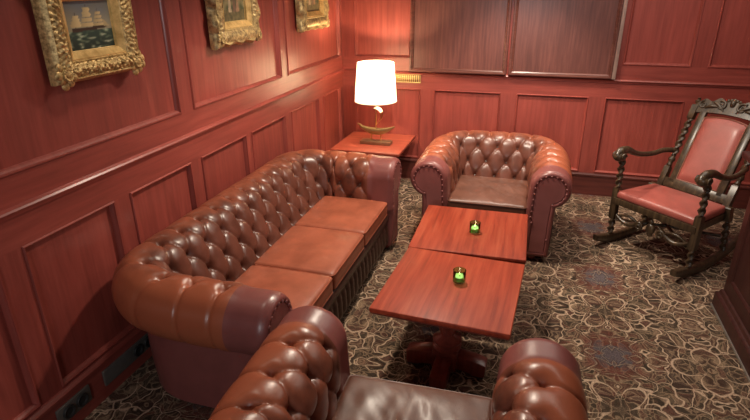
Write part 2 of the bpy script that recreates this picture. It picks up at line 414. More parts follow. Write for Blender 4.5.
# ------------------------------------------------------------------ room shell
XR, YF, ZC = 3.3, -1.6, 2.9
bm = B(); box(bm, (XL - 0.2, YF - 0.2, -0.1), (XR + 0.2, YB + 0.2, 0)); struct('floor', bm, CARPET)
bm = B(); box(bm, (XL - 0.2, YF - 0.2, ZC), (XR + 0.2, YB + 0.2, ZC + 0.1)); struct('ceiling', bm, PLASTER)
bm = B(); box(bm, (XR, YF - 0.2, 0), (XR + 0.1, YB + 0.2, ZC)); struct('wall_right', bm, WOODZ)
bm = B(); box(bm, (XL - 0.2, YF - 0.1, 0), (XR + 0.2, YF, ZC)); struct('wall_front', bm, WOODZ)

PD = 0.022   # how far panels sit back behind the stiles
def panelled(name, origin, ea, en, lo_, hi_, panels, zrail):
    """wall with sunk panels. coordinates: a along the wall, z up; en = into the room"""
    origin, ea, en = Vector(origin), Vector(ea), Vector(en); ez = Vector((0, 0, 1))
    def P(a, z, n): return origin + ea * a + ez * z + en * n
    bm = B()
    aS = sorted(set([lo_, hi_] + [x for p in panels for x in p[:2]])); zS = sorted(set([0, ZC] + [x for p in panels for x in p[2:4]]))
    def inside(a, z): return any(p[0] < a < p[1] and p[2] < z < p[3] for p in panels)
    rows = [z for z in zS]
    for i in range(len(aS) - 1):
        for j in range(len(zS) - 1):
            a0, a1, z0, z1 = aS[i], aS[i + 1], zS[j], zS[j + 1]
            am, zm = (a0 + a1) / 2, (z0 + z1) / 2
            if inside(am, zm): continue
            # a cell is a rail when no panel spans its height
            rail = not any(p[2] < zm < p[3] for p in panels)
            f = bm.faces.new([bm.verts.new(P(a, z, 0)) for a, z in ((a0, z0), (a1, z0), (a1, z1), (a0, z1))]); f.material_index = 1 if rail else 0
    for p in panels:
        a0, a1, z0, z1 = p[:4]
        for (s, e) in (((a0, z0), (a1, z0)), ((a1, z0), (a1, z1)), ((a1, z1), (a0, z1)), ((a0, z1), (a0, z0))):
            bm.faces.new([bm.verts.new(P(*s, 0)), bm.verts.new(P(*e, 0)), bm.verts.new(P(*e, -PD)), bm.verts.new(P(*s, -PD))])
    # solid back of the wall
    for q in ([(lo_, 0), (hi_, 0), (hi_, ZC), (lo_, ZC)],): bm.faces.new([bm.verts.new(P(a, z, -0.12)) for a, z in q])
    for (s, e) in (((lo_, 0), (hi_, 0)), ((hi_, 0), (hi_, ZC)), ((hi_, ZC), (lo_, ZC)), ((lo_, ZC), (lo_, 0))):
        bm.faces.new([bm.verts.new(P(*s, 0)), bm.verts.new(P(*e, 0)), bm.verts.new(P(*e, -0.12)), bm.verts.new(P(*s, -0.12))])
    bmesh.ops.remove_doubles(bm, verts=bm.verts, dist=1e-5)
    wall = struct(name, bm, [WOODZ, zrail], None, 20)
    for p in panels:
        a0, a1, z0, z1 = p[:4]
        bm = B(); pts = [P(a, z, n) for n in (-PD, -0.06) for a, z in ((a0, z0), (a1, z0), (a1, z1), (a0, z1))]
        vs = [bm.verts.new(q) for q in pts]
        for idx in ((0, 1, 2, 3), (4, 5, 6, 7), (0, 1, 5, 4), (1, 2, 6, 5), (2, 3, 7, 6), (3, 0, 4, 7)): bm.faces.new([vs[i] for i in idx])
        link('panel', bm, WOODZ, wall, 20)
        bm = B(); wdt = 0.030 if z0 > 1.3 else 0.022
        prof = [(0, -PD), (0, 0.004), (wdt * .2, 0.010), (wdt * .42, 0.009), (wdt * .5, 0.001), (wdt * .62, -0.002), (wdt * .85, -0.010), (wdt, -PD)]
        sweep_rect(bm, origin, ea, ez, en, a0, a1, z0, z1, prof)
        link('panel_molding', bm, WOODZ, wall, 25)
    return wall
lowY = [(-1.40, -0.72), (-0.60, 0.06), (0.18, 0.80), (0.92, 1.54), (1.675, 2.275), (2.405, 3.01), (3.135, 3.77), (3.86, 4.505), (4.635, 5.32), (5.45, 6.0)]
upY = [(-1.40, 0.05), (0.17, 1.53), (1.645, 2.99), (3.13, 4.50), (4.625, 6.025)]
panelled('wall_left', (XL, 0, 0), (0, 1, 0), (1, 0, 0), YF - 0.1, YB + 0.1,
         [(a, b, 0.262, 1.082) for a, b in lowY] + [(a, b, 1.42, 2.74) for a, b in upY], WOODY)
lowX = [(-2.07, -1.28), (-1.13, -0.38), (-0.21, 0.53), (0.69, 1.44), (1.60, 2.35), (2.5, 3.2)]
upX = [(-2.07, -1.40), (-1.34, -0.36), (-0.24, 0.69), (0.80, 1.43), (1.575, 2.35), (2.5, 3.2)]
panelled('wall_back', (0, YB, 0), (1, 0, 0), (0, -1, 0), XL - 0.1, XR + 0.1,
         [(a, b, 0.262, 1.085) for a, b in lowX] + [(a, b, 1.42, 2.74) for a, b in upX], WOODX)
def rail_run(name, p0, p1, out, prof, mat):
    """straight moulding; prof = [(projection, z)]"""
    p0, p1, out = Vector(p0), Vector(p1), Vector(out); bm = B()
    loft(bm, [[p + out * a + Vector((0, 0, z)) for a, z in prof] for p in (p0, p1)])
    return struct(name, bm, mat, None, 25)
DADO = [(0, 1.235), (0.012, 1.238), (0.012, 1.250), (0.024, 1.254), (0.028, 1.264), (0.022, 1.273), (0.010, 1.277), (0, 1.280)]
BASEP = [(0, 0.0), (0.022, 0.0), (0.022, 0.215), (0.030, 0.220), (0.030, 0.236), (0.020, 0.244), (0.010, 0.250), (0, 0.252)]
rail_run('trim_1', (XL, YF, 0), (XL, YB, 0), (1, 0, 0), DADO, WOODY)
rail_run('trim_2', (XL + 0.03, YB, 0), (XR, YB, 0), (0, -1, 0), DADO, WOODX)
rail_run('baseboard_left', (XL, YF, 0), (XL, YB, 0), (1, 0, 0), BASEP, WOODY)
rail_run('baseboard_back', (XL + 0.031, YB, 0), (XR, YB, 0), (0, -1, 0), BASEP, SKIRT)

# ------------------------------------------------------------------ hatch shutters on the back wall
def shutter(x0, x1, label, strip):
    z0, z1 = 1.283, 2.66; y = YB - 0.002; d = 0.055
    t = thing('wall_shutter', label, 'shutter', ((x0 + x1) / 2, y, z0), 0, 'brown hatch shutters on the back wall'); w2 = (x1 - x0) / 2; h = z1 - z0
    bm = B(); box(bm, (-w2 + 0.012, -d + 0.012, 0.012), (w2 - 0.012, 0, h - 0.012)); link('board', bm, SHUT, t)
    bm = B(); sweep_rect(bm, (0, 0, 0), (1, 0, 0), (0, 0, 1), (0, -1, 0), -w2, w2, 0, h, [(0, 0), (0, d), (0.008, d + 0.008), (0.020, d + 0.008), (0.026, d), (0.032, d + 0.003), (0.042, d - 0.004), (0.046, d - 0.012), (0.046, 0)])
    link('edge_molding', bm, SHUTX, t, 25)
    if strip:
        bm = B(); box(bm, (w2 - 0.002, -d - 0.016, 0.0), (w2 + 0.034, 0, h), 0.006); link('side_strip', bm, STRIP, t)
shutter(-1.405, -0.342, 'wide brown wall shutter directly above the vent side, nearer the lit lamp', False)
shutter(-0.318, 0.715, 'wide brown wall shutter above the far armchair with pale strip down its right edge', True)

# brass vent
t = thing('vent_grille', 'small brass slatted vent grille on back wall beside the lampshade', 'vent', (-1.44, YB, 1.155))
bm = B(); box(bm, (-0.15, -0.006, 0.0), (0.15, 0, 0.092)); link('backing', bm, plain('vent_shadow_metal', (0.05, 0.03, 0.015), 0.6, 0.3), t)
bm = B(); sweep_rect(bm, (0, 0, 0), (1, 0, 0), (0, 0, 1), (0, -1, 0), -0.158, 0.158, -0.004, 0.096, [(0, 0), (0, 0.012), (0.004, 0.015), (0.012, 0.012), (0.012, 0)]); link('frame', bm, BRASSD, t)
sl = None
for k in range(12):
    if sl is None:
        bm = B(); box(bm, (-0.0065, -0.013, 0.009), (0.0065, -0.004, 0.083), 0.002); sl = o = link('slat', bm, BRASS, t)
    else:
        o = sl.copy(); COL.objects.link(o); o.parent = t
    o.location = (-0.132 + k * 0.024, 0, 0)

# sockets on the left skirting board
def socket_plate(y0, y1, z0, z1, sockets, label):
    t = thing('socket_plate', label, 'wall socket', (XL + 0.022, (y0 + y1) / 2, z0), 0); h = z1 - z0; wd = (y1 - y0) / 2
    bm = B(); box(bm, (0, -wd, 0), (0.016, wd, h), 0.005); link('plate', bm, PEWTER, t)
    for s in sockets:
        bm = B(); lathe(bm, (0, 0, 0), [(0.0, 0.004), (0.022, 0.004), (0.028, 0.010), (0.034, 0.012), (0.038, 0.008), (0.038, -0.002), (0, -0.002)], 20)
        bmesh.ops.rotate(bm, verts=bm.verts, cent=(0, 0, 0), matrix=Matrix.Rotation(PI / 2, 3, 'Y'))
        bmesh.ops.translate(bm, verts=bm.verts, vec=(0.016, s, h / 2)); k = link('socket', bm, BLACK, t); k['label'] = 'round black socket'
socket_plate(1.905, 2.42, 0.082, 0.182, [0.02, 0.115], 'long grey metal plate with two sockets on skirting behind the sofa arm')
socket_plate(1.58, 1.80, 0.085, 0.185, [-0.045, 0.045], 'short grey metal socket plate on skirting at bottom left corner')

# ------------------------------------------------------------------ pictures
def paint_ship(u, v):
    sky = Vector((0.20, 0.21, 0.20)); n = mnoise.noise(Vector((u * 4, v * 6, 1))) * 0.5 + 0.5
    hor = 0.40
    if v > hor:
        c = Vector((0.30, 0.27, 0.18)).lerp(Vector((0.12, 0.135, 0.145)), sm(hor, 1.0, v + 0.3 * (n - .5)))
        c *= 0.85 + 0.5 * n * (1 - abs(u - 0.75))
    else:
        k = mnoise.noise(Vector((u * 9, v * 22, 5))) * 0.5 + 0.5
        c = Vector((0.02, 0.04, 0.03)).lerp(Vector((0.16, 0.21, 0.13)), sm(0.45, 0.8, k)) * (0.5 + 1.2 * v / hor)
        if k > 0.74: c = c.lerp(Vector((0.5, 0.5, 0.38)), 0.5)
    # hull and sails of a three-masted ship
    tilt = (u - 0.5) * 0.06
    if abs(v - (0.43 + tilt + 0.10 * (u - 0.5) ** 2)) < 0.03 and 0.14 < u < 0.86: c = Vector((0.05, 0.03, 0.02))
    for mx, top, w0 in ((0.22, 0.70, 0.105), (0.44, 0.84, 0.125), (0.67, 0.76, 0.11)):
        x = u - mx - (v - 0.45) * 0.10
        if 0.44 < v < top + 0.04 and abs(x) < 0.006: c = Vector((0.06, 0.04, 0.03))
        for k in range(4):
            a = 0.47 + k * (top - 0.47) / 4; b_ = a + (top - 0.47) / 4 * 0.86
            ww = w0 * (1 - 0.16 * k)
            if a < v < b_ and -ww < x - 0.02 * math.sin((v - a) / (b_ - a) * PI) < ww:
                c = Vector((0.52, 0.40, 0.20)) * (0.75 + 0.45 * (x / ww * 0.5 + 0.5))
    if 0.80 < u < 0.93 and 0.45 < v < 0.45 + (0.93 - u) * 1.1: c = Vector((0.45, 0.35, 0.18))
    return c
def paint_figures(seed):
    def f(u, v):
        n = mnoise.noise(Vector((u * 5 + seed, v * 5, 3))) * 0.5 + 0.5; k = mnoise.noise(Vector((u * 14, v * 14, seed))) * 0.5 + 0.5
        c = Vector((0.07, 0.085, 0.045)).lerp(Vector((0.30, 0.26, 0.13)), sm(0.35, 0.75, n))
        if v < 0.3: c = Vector((0.05, 0.045, 0.025)).lerp(Vector((0.20, 0.17, 0.08)), k)
        if v > 0.66: c = c.lerp(Vector((0.36, 0.34, 0.24)), sm(0.66, 0.9, v) * n * 1.5)
        for (cx, h, col) in ((0.36, 0.40, (0.42, 0.34, 0.22)), (0.55, 0.34, (0.16, 0.10, 0.07)), (0.68, 0.30, (0.34, 0.20, 0.12))):
            y = (v - 0.24) / h
            if 0 < y < 1 and abs(u - cx) < 0.055 * (1.15 - 0.6 * y): c = Vector(col) * (0.7 + 0.6 * k)
            if (u - cx) ** 2 + (v - 0.24 - h - 0.025) ** 2 < 0.0009: c = Vector((0.40, 0.27, 0.18))
        return c
    return f
def picture(y0, y1, z0, z1, cy0, cy1, cz0, cz1, fn, label, wavy, mat_band):
    yc, zc_ = (y0 + y1) / 2, (z0 + z1) / 2
    t = thing('framed_painting', label, 'painting', (XL, yc, zc_), 0, 'gilt framed paintings on the left wall')
    # local: a = y - yc, b = z - zc, n = into the room (+x)
    O, ea, eb, en = (0, 0, 0), (0, 1, 0), (0, 0, 1), (1, 0, 0)
    a0, a1, b0, b1 = y0 - yc, y1 - yc, z0 - zc_, z1 - zc_
    fw = 0.14 if not wavy else 0.165                                # moulding width
    band0, band1 = fw * 0.18, fw * 0.66
    prof = [(0, 0), (0, 0.030), (fw * .06, 0.052), (fw * .14, 0.066), (fw * .18, 0.060)]
    nb = 11
    for i in range(nb): 
        f = (i + 0.5) / nb; prof.append((band0 + (band1 - band0) * f, 0.058 + 0.018 * math.sin(f * PI)))
    prof += [(fw * .67, 0.058), (fw * .70, 0.062), (fw * .76, 0.052)]
    def dsp(pi, a, b, h):
        if 5 <= pi < 5 + nb:
            h += (0.006 if wavy else 0.012) * mnoise.noise(Vector((a * 75, b * 75, 2))) + (0.002 if wavy else 0.006) * math.sin(a * 210) * math.sin(b * 210)
        if wavy and pi < 5 and pi > 0:
            s = 0.012 * math.sin((a + b) * 38) + 0.008 * mnoise.noise(Vector((a * 12, b * 12, 0)))
            a += s * (1 if a > 0 else -1) * 0.6; b += s * (1 if b > 0 else -1) * 0.6; h += s * .6
        return a, b, h
    bm = B(); sweep_rect(bm, O, ea, eb, en, a0, a1, b0, b1, prof, dsp, 90); link('frame', bm, mat_band, t, 60)
    bm = B(); ia = fw * .74
    sweep_rect(bm, O, ea, eb, en, a0 + ia, a1 - ia, b0 + ia, b1 - ia, [(0, 0.010), (0, 0.054), (fw * .04, 0.056), (fw * .08, 0.050), (fw * .26, 0.034), (fw * .27, 0.020), (fw * .30, 0.018)]); link('inner_slip', bm, GILTB, t, 30)
    # corner ornaments: fans of small leaves
    proto = None
    for sa in (-1, 1):
        for sb in (-1, 1):
            bm = B(); cx, cz = (a1 if sa > 0 else a0) - sa * fw * 0.34, (b1 if sb > 0 else b0) - sb * fw * 0.34
            R_ = fw * (0.30 if wavy else 0.46)
            ball(bm, (0.064, cx, cz), R_ * 0.55, (0.42, 1, 1), 12)
            for k in range(9):
                an = 2 * PI * k / 9 + 0.3; r = R_ * (0.72 + 0.12 * math.sin(k * 2.3))
                ball(bm, (0.058 + 0.006 * math.sin(k * 5), cx + r * math.cos(an), cz + r * math.sin(an)), R_ * 0.36, (0.55, 1, 1), 8)
            for k in range(14):
                an = 2 * PI * k / 14; ball(bm, (0.075, cx + R_ * .42 * math.cos(an), cz + R_ * .42 * math.sin(an)), R_ * 0.11, (1, 1, 1), 6)
            link('corner_ornament', bm, mat_band, t, 60)
    nx, nz = 72, 56; bm = B(); lay = bm.verts.layers.float_color.new('paint'); g = []
    A0, A1, B0, B1 = a0 + fw - 0.008, a1 - fw + 0.008, b0 + fw - 0.008, b1 - fw + 0.008
    # seen from the room, +y runs to the right of the picture
    for i in range(nx + 1):
        row = []
        for j in range(nz + 1):
            u, v = i / nx, j / nz; vv = bm.verts.new((0.019, A0 + (A1 - A0) * u, B0 + (B1 - B0) * v)); vv[lay] = (*fn(u, v), 1); row.append(vv)
        g.append(row)
    for i in range(nx):
        for j in range(nz): bm.faces.new((g[i][j], g[i + 1][j], g[i + 1][j + 1], g[i][j + 1]))
    link('canvas', bm, OIL, t, None)
    bm = B(); box(bm, (0.001, A0 - 0.02, B0 - 0.02), (0.016, A1 + 0.02, B1 + 0.02)); link('backing_board', bm, TABLEDARK, t)
picture(2.042, 2.632, 1.760, 2.275, 2.145, 2.445, 1.903, 2.128, paint_ship, 'sailing ship at sea painting in wide carved gilt frame, nearest the camera', False, GILT)
picture(3.42, 4.07, 1.785, 2.40, 3.592, 3.898, 1.945, 2.24, paint_figures(1.7), 'dark figures painting in scalloped gilt frame, the middle one of the three', True, GILTD)
picture(4.88, 5.57, 1.785, 2.40, 5.08, 5.37, 1.94, 2.24, paint_figures(8.1), 'gilt framed painting nearest the back corner, above the lamp side', True, GILTD)

# ------------------------------------------------------------------ chesterfields
def chesterfield(name, label, cat, W, D, cushions, seatmat, group=None, lean=0.30, ps0=0.19, zroll=0.655):
    """front face at y=0, back towards +y; W = inner width between arms, D = depth of the inner seat line"""
    t = thing(name, label, cat, (0, 0, 0), 0, group)
    rc, rr, ARM = 0.10, 0.147, 0.162
    cl = rc + 0.20                                             # crest radius that measures s in the corners
    segs = [D - rc, cl * PI / 2, W - 2 * rc, cl * PI / 2, D - rc]; LT = sum(segs)
    def path(s):
        """inner line point, outward normal, back weight"""
        if s < segs[0]: return Vector((-W / 2, s, 0)), Vector((-1, 0, 0)), 0.0
        s -= segs[0]
        if s < segs[1]:
            a = PI - s / cl; n = Vector((math.cos(a), math.sin(a), 0)); return Vector((-W / 2 + rc, D - rc, 0)) + n * rc, n, sm(0, 1, s / segs[1])
        s -= segs[1]
        if s < segs[2]: return Vector((-W / 2 + rc + s, D, 0)), Vector((0, 1, 0)), 1.0
        s -= segs[2]
        if s < segs[3]:
            a = PI / 2 - s / cl; n = Vector((math.cos(a), math.sin(a), 0)); return Vector((W / 2 - rc, D - rc, 0)) + n * rc, n, 1 - sm(0, 1, s / segs[3])
        s -= segs[3]
        return Vector((W / 2, D - rc - s, 0)), Vector((1, 0, 0)), 0.0
    ZB = 0.36
    def geo(wt):
        nc = ARM + (lean - ARM) * wt; zc = zroll + 0.02 * wt
        dx, dz = -nc, ZB - zc; d = math.hypot(dx, dz); th = math.atan2(dz, dx) - math.acos(rr / d)      # tangent angle
        th += 2 * PI if th < 0 else 0
        T = (nc + rr * math.cos(th), zc + rr * math.sin(th)); ll = math.hypot(T[0], T[1] - ZB)
        thE = math.radians(-70)
        return nc, zc, th, T, ll, thE, ll + rr * (th - thE)
    def prof(tt, wt):
        """tt = arclength along the profile -> n, z, normal"""
        nc, zc, th, T, ll, thE, tot = geo(wt)
        if tt < ll:
            f = tt / ll; return T[0] * f, ZB + (T[1] - ZB) * f, math.cos(th), math.sin(th)
        a = th - (tt - ll) / rr
        return nc + rr * math.cos(a), zc + rr * math.sin(a), math.cos(a), math.sin(a)
    q, t0, rows = 0.135, 0.115, 4
    ps = LT / round(LT / ps0)
    def puff(s, tt):
        x = s / ps
        tc_ = min(max(tt, t0), t0 + q * (rows - 1)); y = (tc_ - t0) / (2 * q)
        a, b = x + y, x - y
        fa, fb = abs(math.sin(PI * a)), abs(math.sin(PI * b))
        out = max(0.0, tt - t0 - q * (rows - 1)); above = sm(0.0, 0.07, out)
        da, db = a - round(a), b - round(b); LW = 1 / math.hypot(1 / ps, 1 / (2 * q))
        ds, dt = (da + db) / 2 * ps, (da - db) * q + (tt - tc_)
        d2 = ds * ds + dt * dt
        h = 0.009 * (fa * fb) ** 0.5 * (1 - 0.72 * above) + 0.024
        h *= 1 + 0.16 * mnoise.noise(Vector((s * 6, tt * 8, LT)))
        dc = min(abs(da), abs(db)) * LW                      # distance to the nearest fold
        near = math.exp(-d2 / 0.055 ** 2)
        h -= (0.006 + 0.008 * near + 0.007 * above) * math.exp(-dc / 0.006)
        h -= 0.024 * math.exp(-d2 / 0.034 ** 2) + 0.008 * math.exp(-d2 / 0.014 ** 2)
        h -= 0.006 * sm(0.05, 0.35, out)
        return h
    FR = 0.205 if cushions > 1 else 0.15                                                # smooth plum band at each arm front
    def surf(s, f, tuft=True):
        p, n, wt = path(min(max(s, 0.0), LT)); tot = geo(wt)[6]
        # rows keep a common arclength: scale so that the crest lines up on arms and back
        tt = f * tot; nn, z, cn, cz = prof(tt, wt)
        tk = f * geo(0.0)[6]
        e = min(s, LT - s)
        hh = puff(s, tk) if tuft else 0.0
        k = sm(FR * 0.75, FR + 0.06, e); h = hh * k + 0.016 * (1 - k) * sm(0.0, 0.04, f) 
        if e < 0.03: h -= 0.010 * (1 - e / 0.03) ** 2
        q_ = p + n * (nn + cn * h); q_.z = z + cz * h
        return q_, (n * cn + Vector((0, 0, cz)))
    T0 = geo(0.0)[6]
    ns, nf = int((LT - 2 * FR) / 0.0085), 108
    bm = B(); lay = bm.verts.layers.float.new('wear'); g = []
    for i in range(ns + 1):
        s = FR + (LT - 2 * FR) * i / ns; row = []
        for j in range(nf + 1):
            f = j / nf; P_, _ = surf(s, f); v = bm.verts.new(P_); wt = path(s)[2]
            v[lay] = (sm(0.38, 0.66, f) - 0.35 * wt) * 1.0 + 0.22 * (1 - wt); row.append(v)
        g.append(row)
    for i in range(ns):
        for j in range(nf): bm.faces.new((g[i][j], g[i + 1][j], g[i + 1][j + 1], g[i][j + 1]))
    up = link('tufted_upholstery', bm, TAN, t, 180)
    # buttons
    bproto = None
    for r in range(rows):
        f = (t0 + q * r) / T0; k0 = 0.0 if r % 2 == 0 else 0.5
        n = 0
        while True:
            s = (n + k0) * ps; n += 1
            if s > LT: break
            if min(s, LT - s) < FR + 0.01: continue
            P_, nv = surf(s, f)
            if bproto is None:
                bb = B(); ball(bb, (0, 0, 0), 0.0135, (1, 1, 0.6), 10); bproto = o = link('button', bb, BUTTON, up, 60)
            else:
                o = bproto.copy(); COL.objects.link(o); o.parent = up
            o.location = P_ + nv * 0.002; o.rotation_mode = 'QUATERNION'; o.rotation_quaternion = nv.to_track_quat('Z', 'Y')
    # outside of arms and back, one plain panel running round
    bm = B(); rings = []
    ds = 0.04; nS = int(LT / ds)
    for i in range(nS + 1):
        s = LT * i / nS; p, n, wt = path(s); e = prof(geo(wt)[6], wt); ns_ = ARM + 0.045 + (lean - ARM - 0.02) * wt
        col = []
        for (nn, z) in ((e[0] - 0.012, e[1] + 0.02), (e[0] - 0.004, e[1] - 0.01), (ns_, e[1] - 0.06), (ns_ + 0.004, 0.35), (ns_, 0.20), (ns_ - 0.01, 0.055), (ns_ - 0.03, 0.05)):
            P_ = p + n * nn; P_.z = z; col.append(P_)
        rings.append(col)
    loft(bm, rings, False, False); link('outer_panel', bm, PLUM, t, 50)
    # arm fronts
    for side in (0, 1):
        bm = B(); rows_ = []
        nb = 16
        for i in range(nb + 1):
            e = FR * i / nb + 0.0; s = e if side == 0 else LT - e
            rows_.append([surf(s, j / nf)[0] for j in range(nf + 1)])
        # inner stem below the seat line and the outer stem, so the front closes
        nE = ARM + 0.045
        full = []
        for r_ in rows_:
            y = r_[0].y; sx = -1 if side == 0 else 1
            base = [Vector((sx * (W / 2 + 0.0), y, 0.055)), Vector((sx * (W / 2 + 0.0), y, 0.22))]
            tail = [Vector((sx * (W / 2 + nE), y, 0.40)), Vector((sx * (W / 2 + nE - 0.004), y, 0.22)), Vector((sx * (W / 2 + nE - 0.008), y, 0.055))]
            full.append(base + r_ + tail)
        loft(bm, full, False, False)
        # face: inset layers
        ol = [(p.x, p.z) for p in full[0]]
        ol = [ol[0], ol[1]] + ol[2:-3:3] + ol[-3:]
        m_ = len(ol)
        area = sum(ol[i][0] * ol[(i + 1) % m_][1] - ol[(i + 1) % m_][0] * ol[i][1] for i in range(m_)); sg = 1 if area > 0 else -1
        def inset(d):
            out = []
            for i in range(m_):
                a, b, c = Vector(ol[i - 1]), Vector(ol[i]), Vector(ol[(i + 1) % m_])
                e1, e2 = (b - a).normalized(), (c - b).normalized()
                n1, n2 = Vector((-e1.y, e1.x)) * sg, Vector((-e2.y, e2.x)) * sg
                nn = n1 + n2; nn = nn / max(nn.length_squared / 2, 0.6); out.append(b + nn * d)
            return out
        lay_ = [(0.0, 0.0), (0.006, -0.010), (0.018, -0.016), (0.030, -0.014), (0.040, -0.004)]
        rings = []
        for li, (d, y) in enumerate(lay_):
            ring = []
            for i, p in enumerate(inset(d)):
                wv = -0.004 * abs(math.sin(i * 1.25)) if 1 <= li <= 3 else 0
                ring.append(Vector((p.x, y + wv, p.y)))
            rings.append(ring)
        vr = loft(bm, rings, True, False)
        af = link('arm_front', bm, PLUM, t, 60); af['label'] = 'smooth plum leather arm front'
        bm = B(); pin = inset(0.042); vs = [bm.verts.new((p.x, -0.002, p.y)) for p in pin]; fc = bm.faces.new(vs)
        r_ = bmesh.ops.inset_individual(bm, faces=[fc], thickness=0.016, depth=0.0)
        bmesh.ops.translate(bm, verts=fc.verts, vec=(0, -0.012, 0)); bmesh.ops.triangulate(bm, faces=bm.faces)
        link('scroll_panel', bm, PLUMLIT, af, 40)
        bm = B(); tube(bm, [(p.x, -0.006, p.y) for p in inset(0.042)], 0.0065, 6, True); link('piping', bm, PLUMLIT, af, 60)
        # beads added along the piping for the dotted highlights of the pleats
        st = None
        for i, p in enumerate(inset(0.030)):
            if i % 2 or p.y < 0.09: continue
            if st is None:
                bb = B(); ball(bb, (0, 0, 0), 0.0085, (1, .7, 1), 8); st = o = link('pleat_bead', bb, PLUMLIT, af, 60)
            else: o = st.copy(); COL.objects.link(o); o.parent = af
            o.location = (p.x, -0.017, p.y)
    # seat base with ruched front
    bm = B(); nx = int(W / 0.010); g = []
    Z = [0.055, 0.075, 0.11, 0.15, 0.19, 0.23, 0.26, 0.275, 0.285, 0.30, 0.33, 0.345, 0.352]
    for i in range(nx + 1):
        x = -W / 2 + W * i / nx; row = []
        for z in Z:
            if z < 0.275: y = 0.040 - 0.024 * abs(math.sin(PI * (x / 0.085 + (z - .16) * 1.4))) ** 0.6 * sm(0.05, 0.09, z) * (1 - sm(0.25, 0.275, z))
            else: y = 0.030 - 0.014 * math.sin(PI * (z - 0.275) / 0.077)
            row.append(Vector((x, y, z)))
        row += [Vector((x, 0.10, 0.358)), Vector((x, D + 0.02, 0.358)), Vector((x, D + 0.02, 0.055))]
        g.append(row)
    loft(bm, g, False, False); link('seat_base', bm, BASEL, t, 60)
    # cushions
    cw = (W - 0.006) / cushions
    for k in range(cushions):
        x0 = -W / 2 + 0.003 + k * cw; x1 = x0 + cw - 0.004
        bm = B()
        def cr(x, y, k=k): return (0.006 if cushions > 1 else 0.016) * mnoise.noise(Vector((x * 9 + k * 9 + y * 4, y * 6, 2))) + (0 if cushions > 1 else 0.006 * mnoise.noise(Vector((x * 24 + y * 10, y * 12, 4))))
        rounded_box(bm, (x0, 0.022, 0.350), (x1, D + 0.01, 0.478), 0.028, 14 if cushions > 1 else 40, 14 if cushions > 1 else 40, 0.022, cr)
        cu = link('seat_cushion', bm, seatmat, t, 60)
        for zz in (0.464, 0.368):
            bm = B(); tube(bm, [(a, b, zz) for a, b in rrect(x0 + 0.003, 0.025, x1 - 0.003, D, 0.03)], 0.006, 6, True); link('piping', bm, seatmat, cu, 60)
    # feet
    for sx in (-1, 1):
        for y in (0.06, D - 0.03):
            bm = B(); lathe(bm, (sx * (W / 2 + 0.07), y, 0), [(0.022, 0), (0.034, 0.012), (0.036, 0.03), (0.026, 0.052), (0.024, 0.056)], 14); link('foot', bm, TABLEDARK, t)
    return t
ARMG = 'matching tufted leather armchairs'
arm = chesterfield('chesterfield_armchair', 'tufted brown leather armchair at the far end of the coffee tables, by back wall', 'armchair', 0.68, 0.71, 1, SEATDARK, ARMG)
arm.location = (-0.312, 4.29, 0)
arm2 = copy_tree(arm); arm2['label'] = 'tufted brown leather armchair in the foreground facing away, cut off by the bottom edge'
arm2.scale = (1.03, 1.03, 1.0); arm2.location = (-0.383, 1.995, 0); arm2.rotation_euler = (0, 0, PI + math.radians(2))
sofa = chesterfield('chesterfield_sofa', 'long tufted brown leather sofa with three seat cushions along the left wall', 'sofa', 1.99, 0.60, 3, SEATTAN, None, 0.312)
sofa.location = (-1.105, 3.145, 0); sofa.rotation_euler = (0, 0, PI / 2)

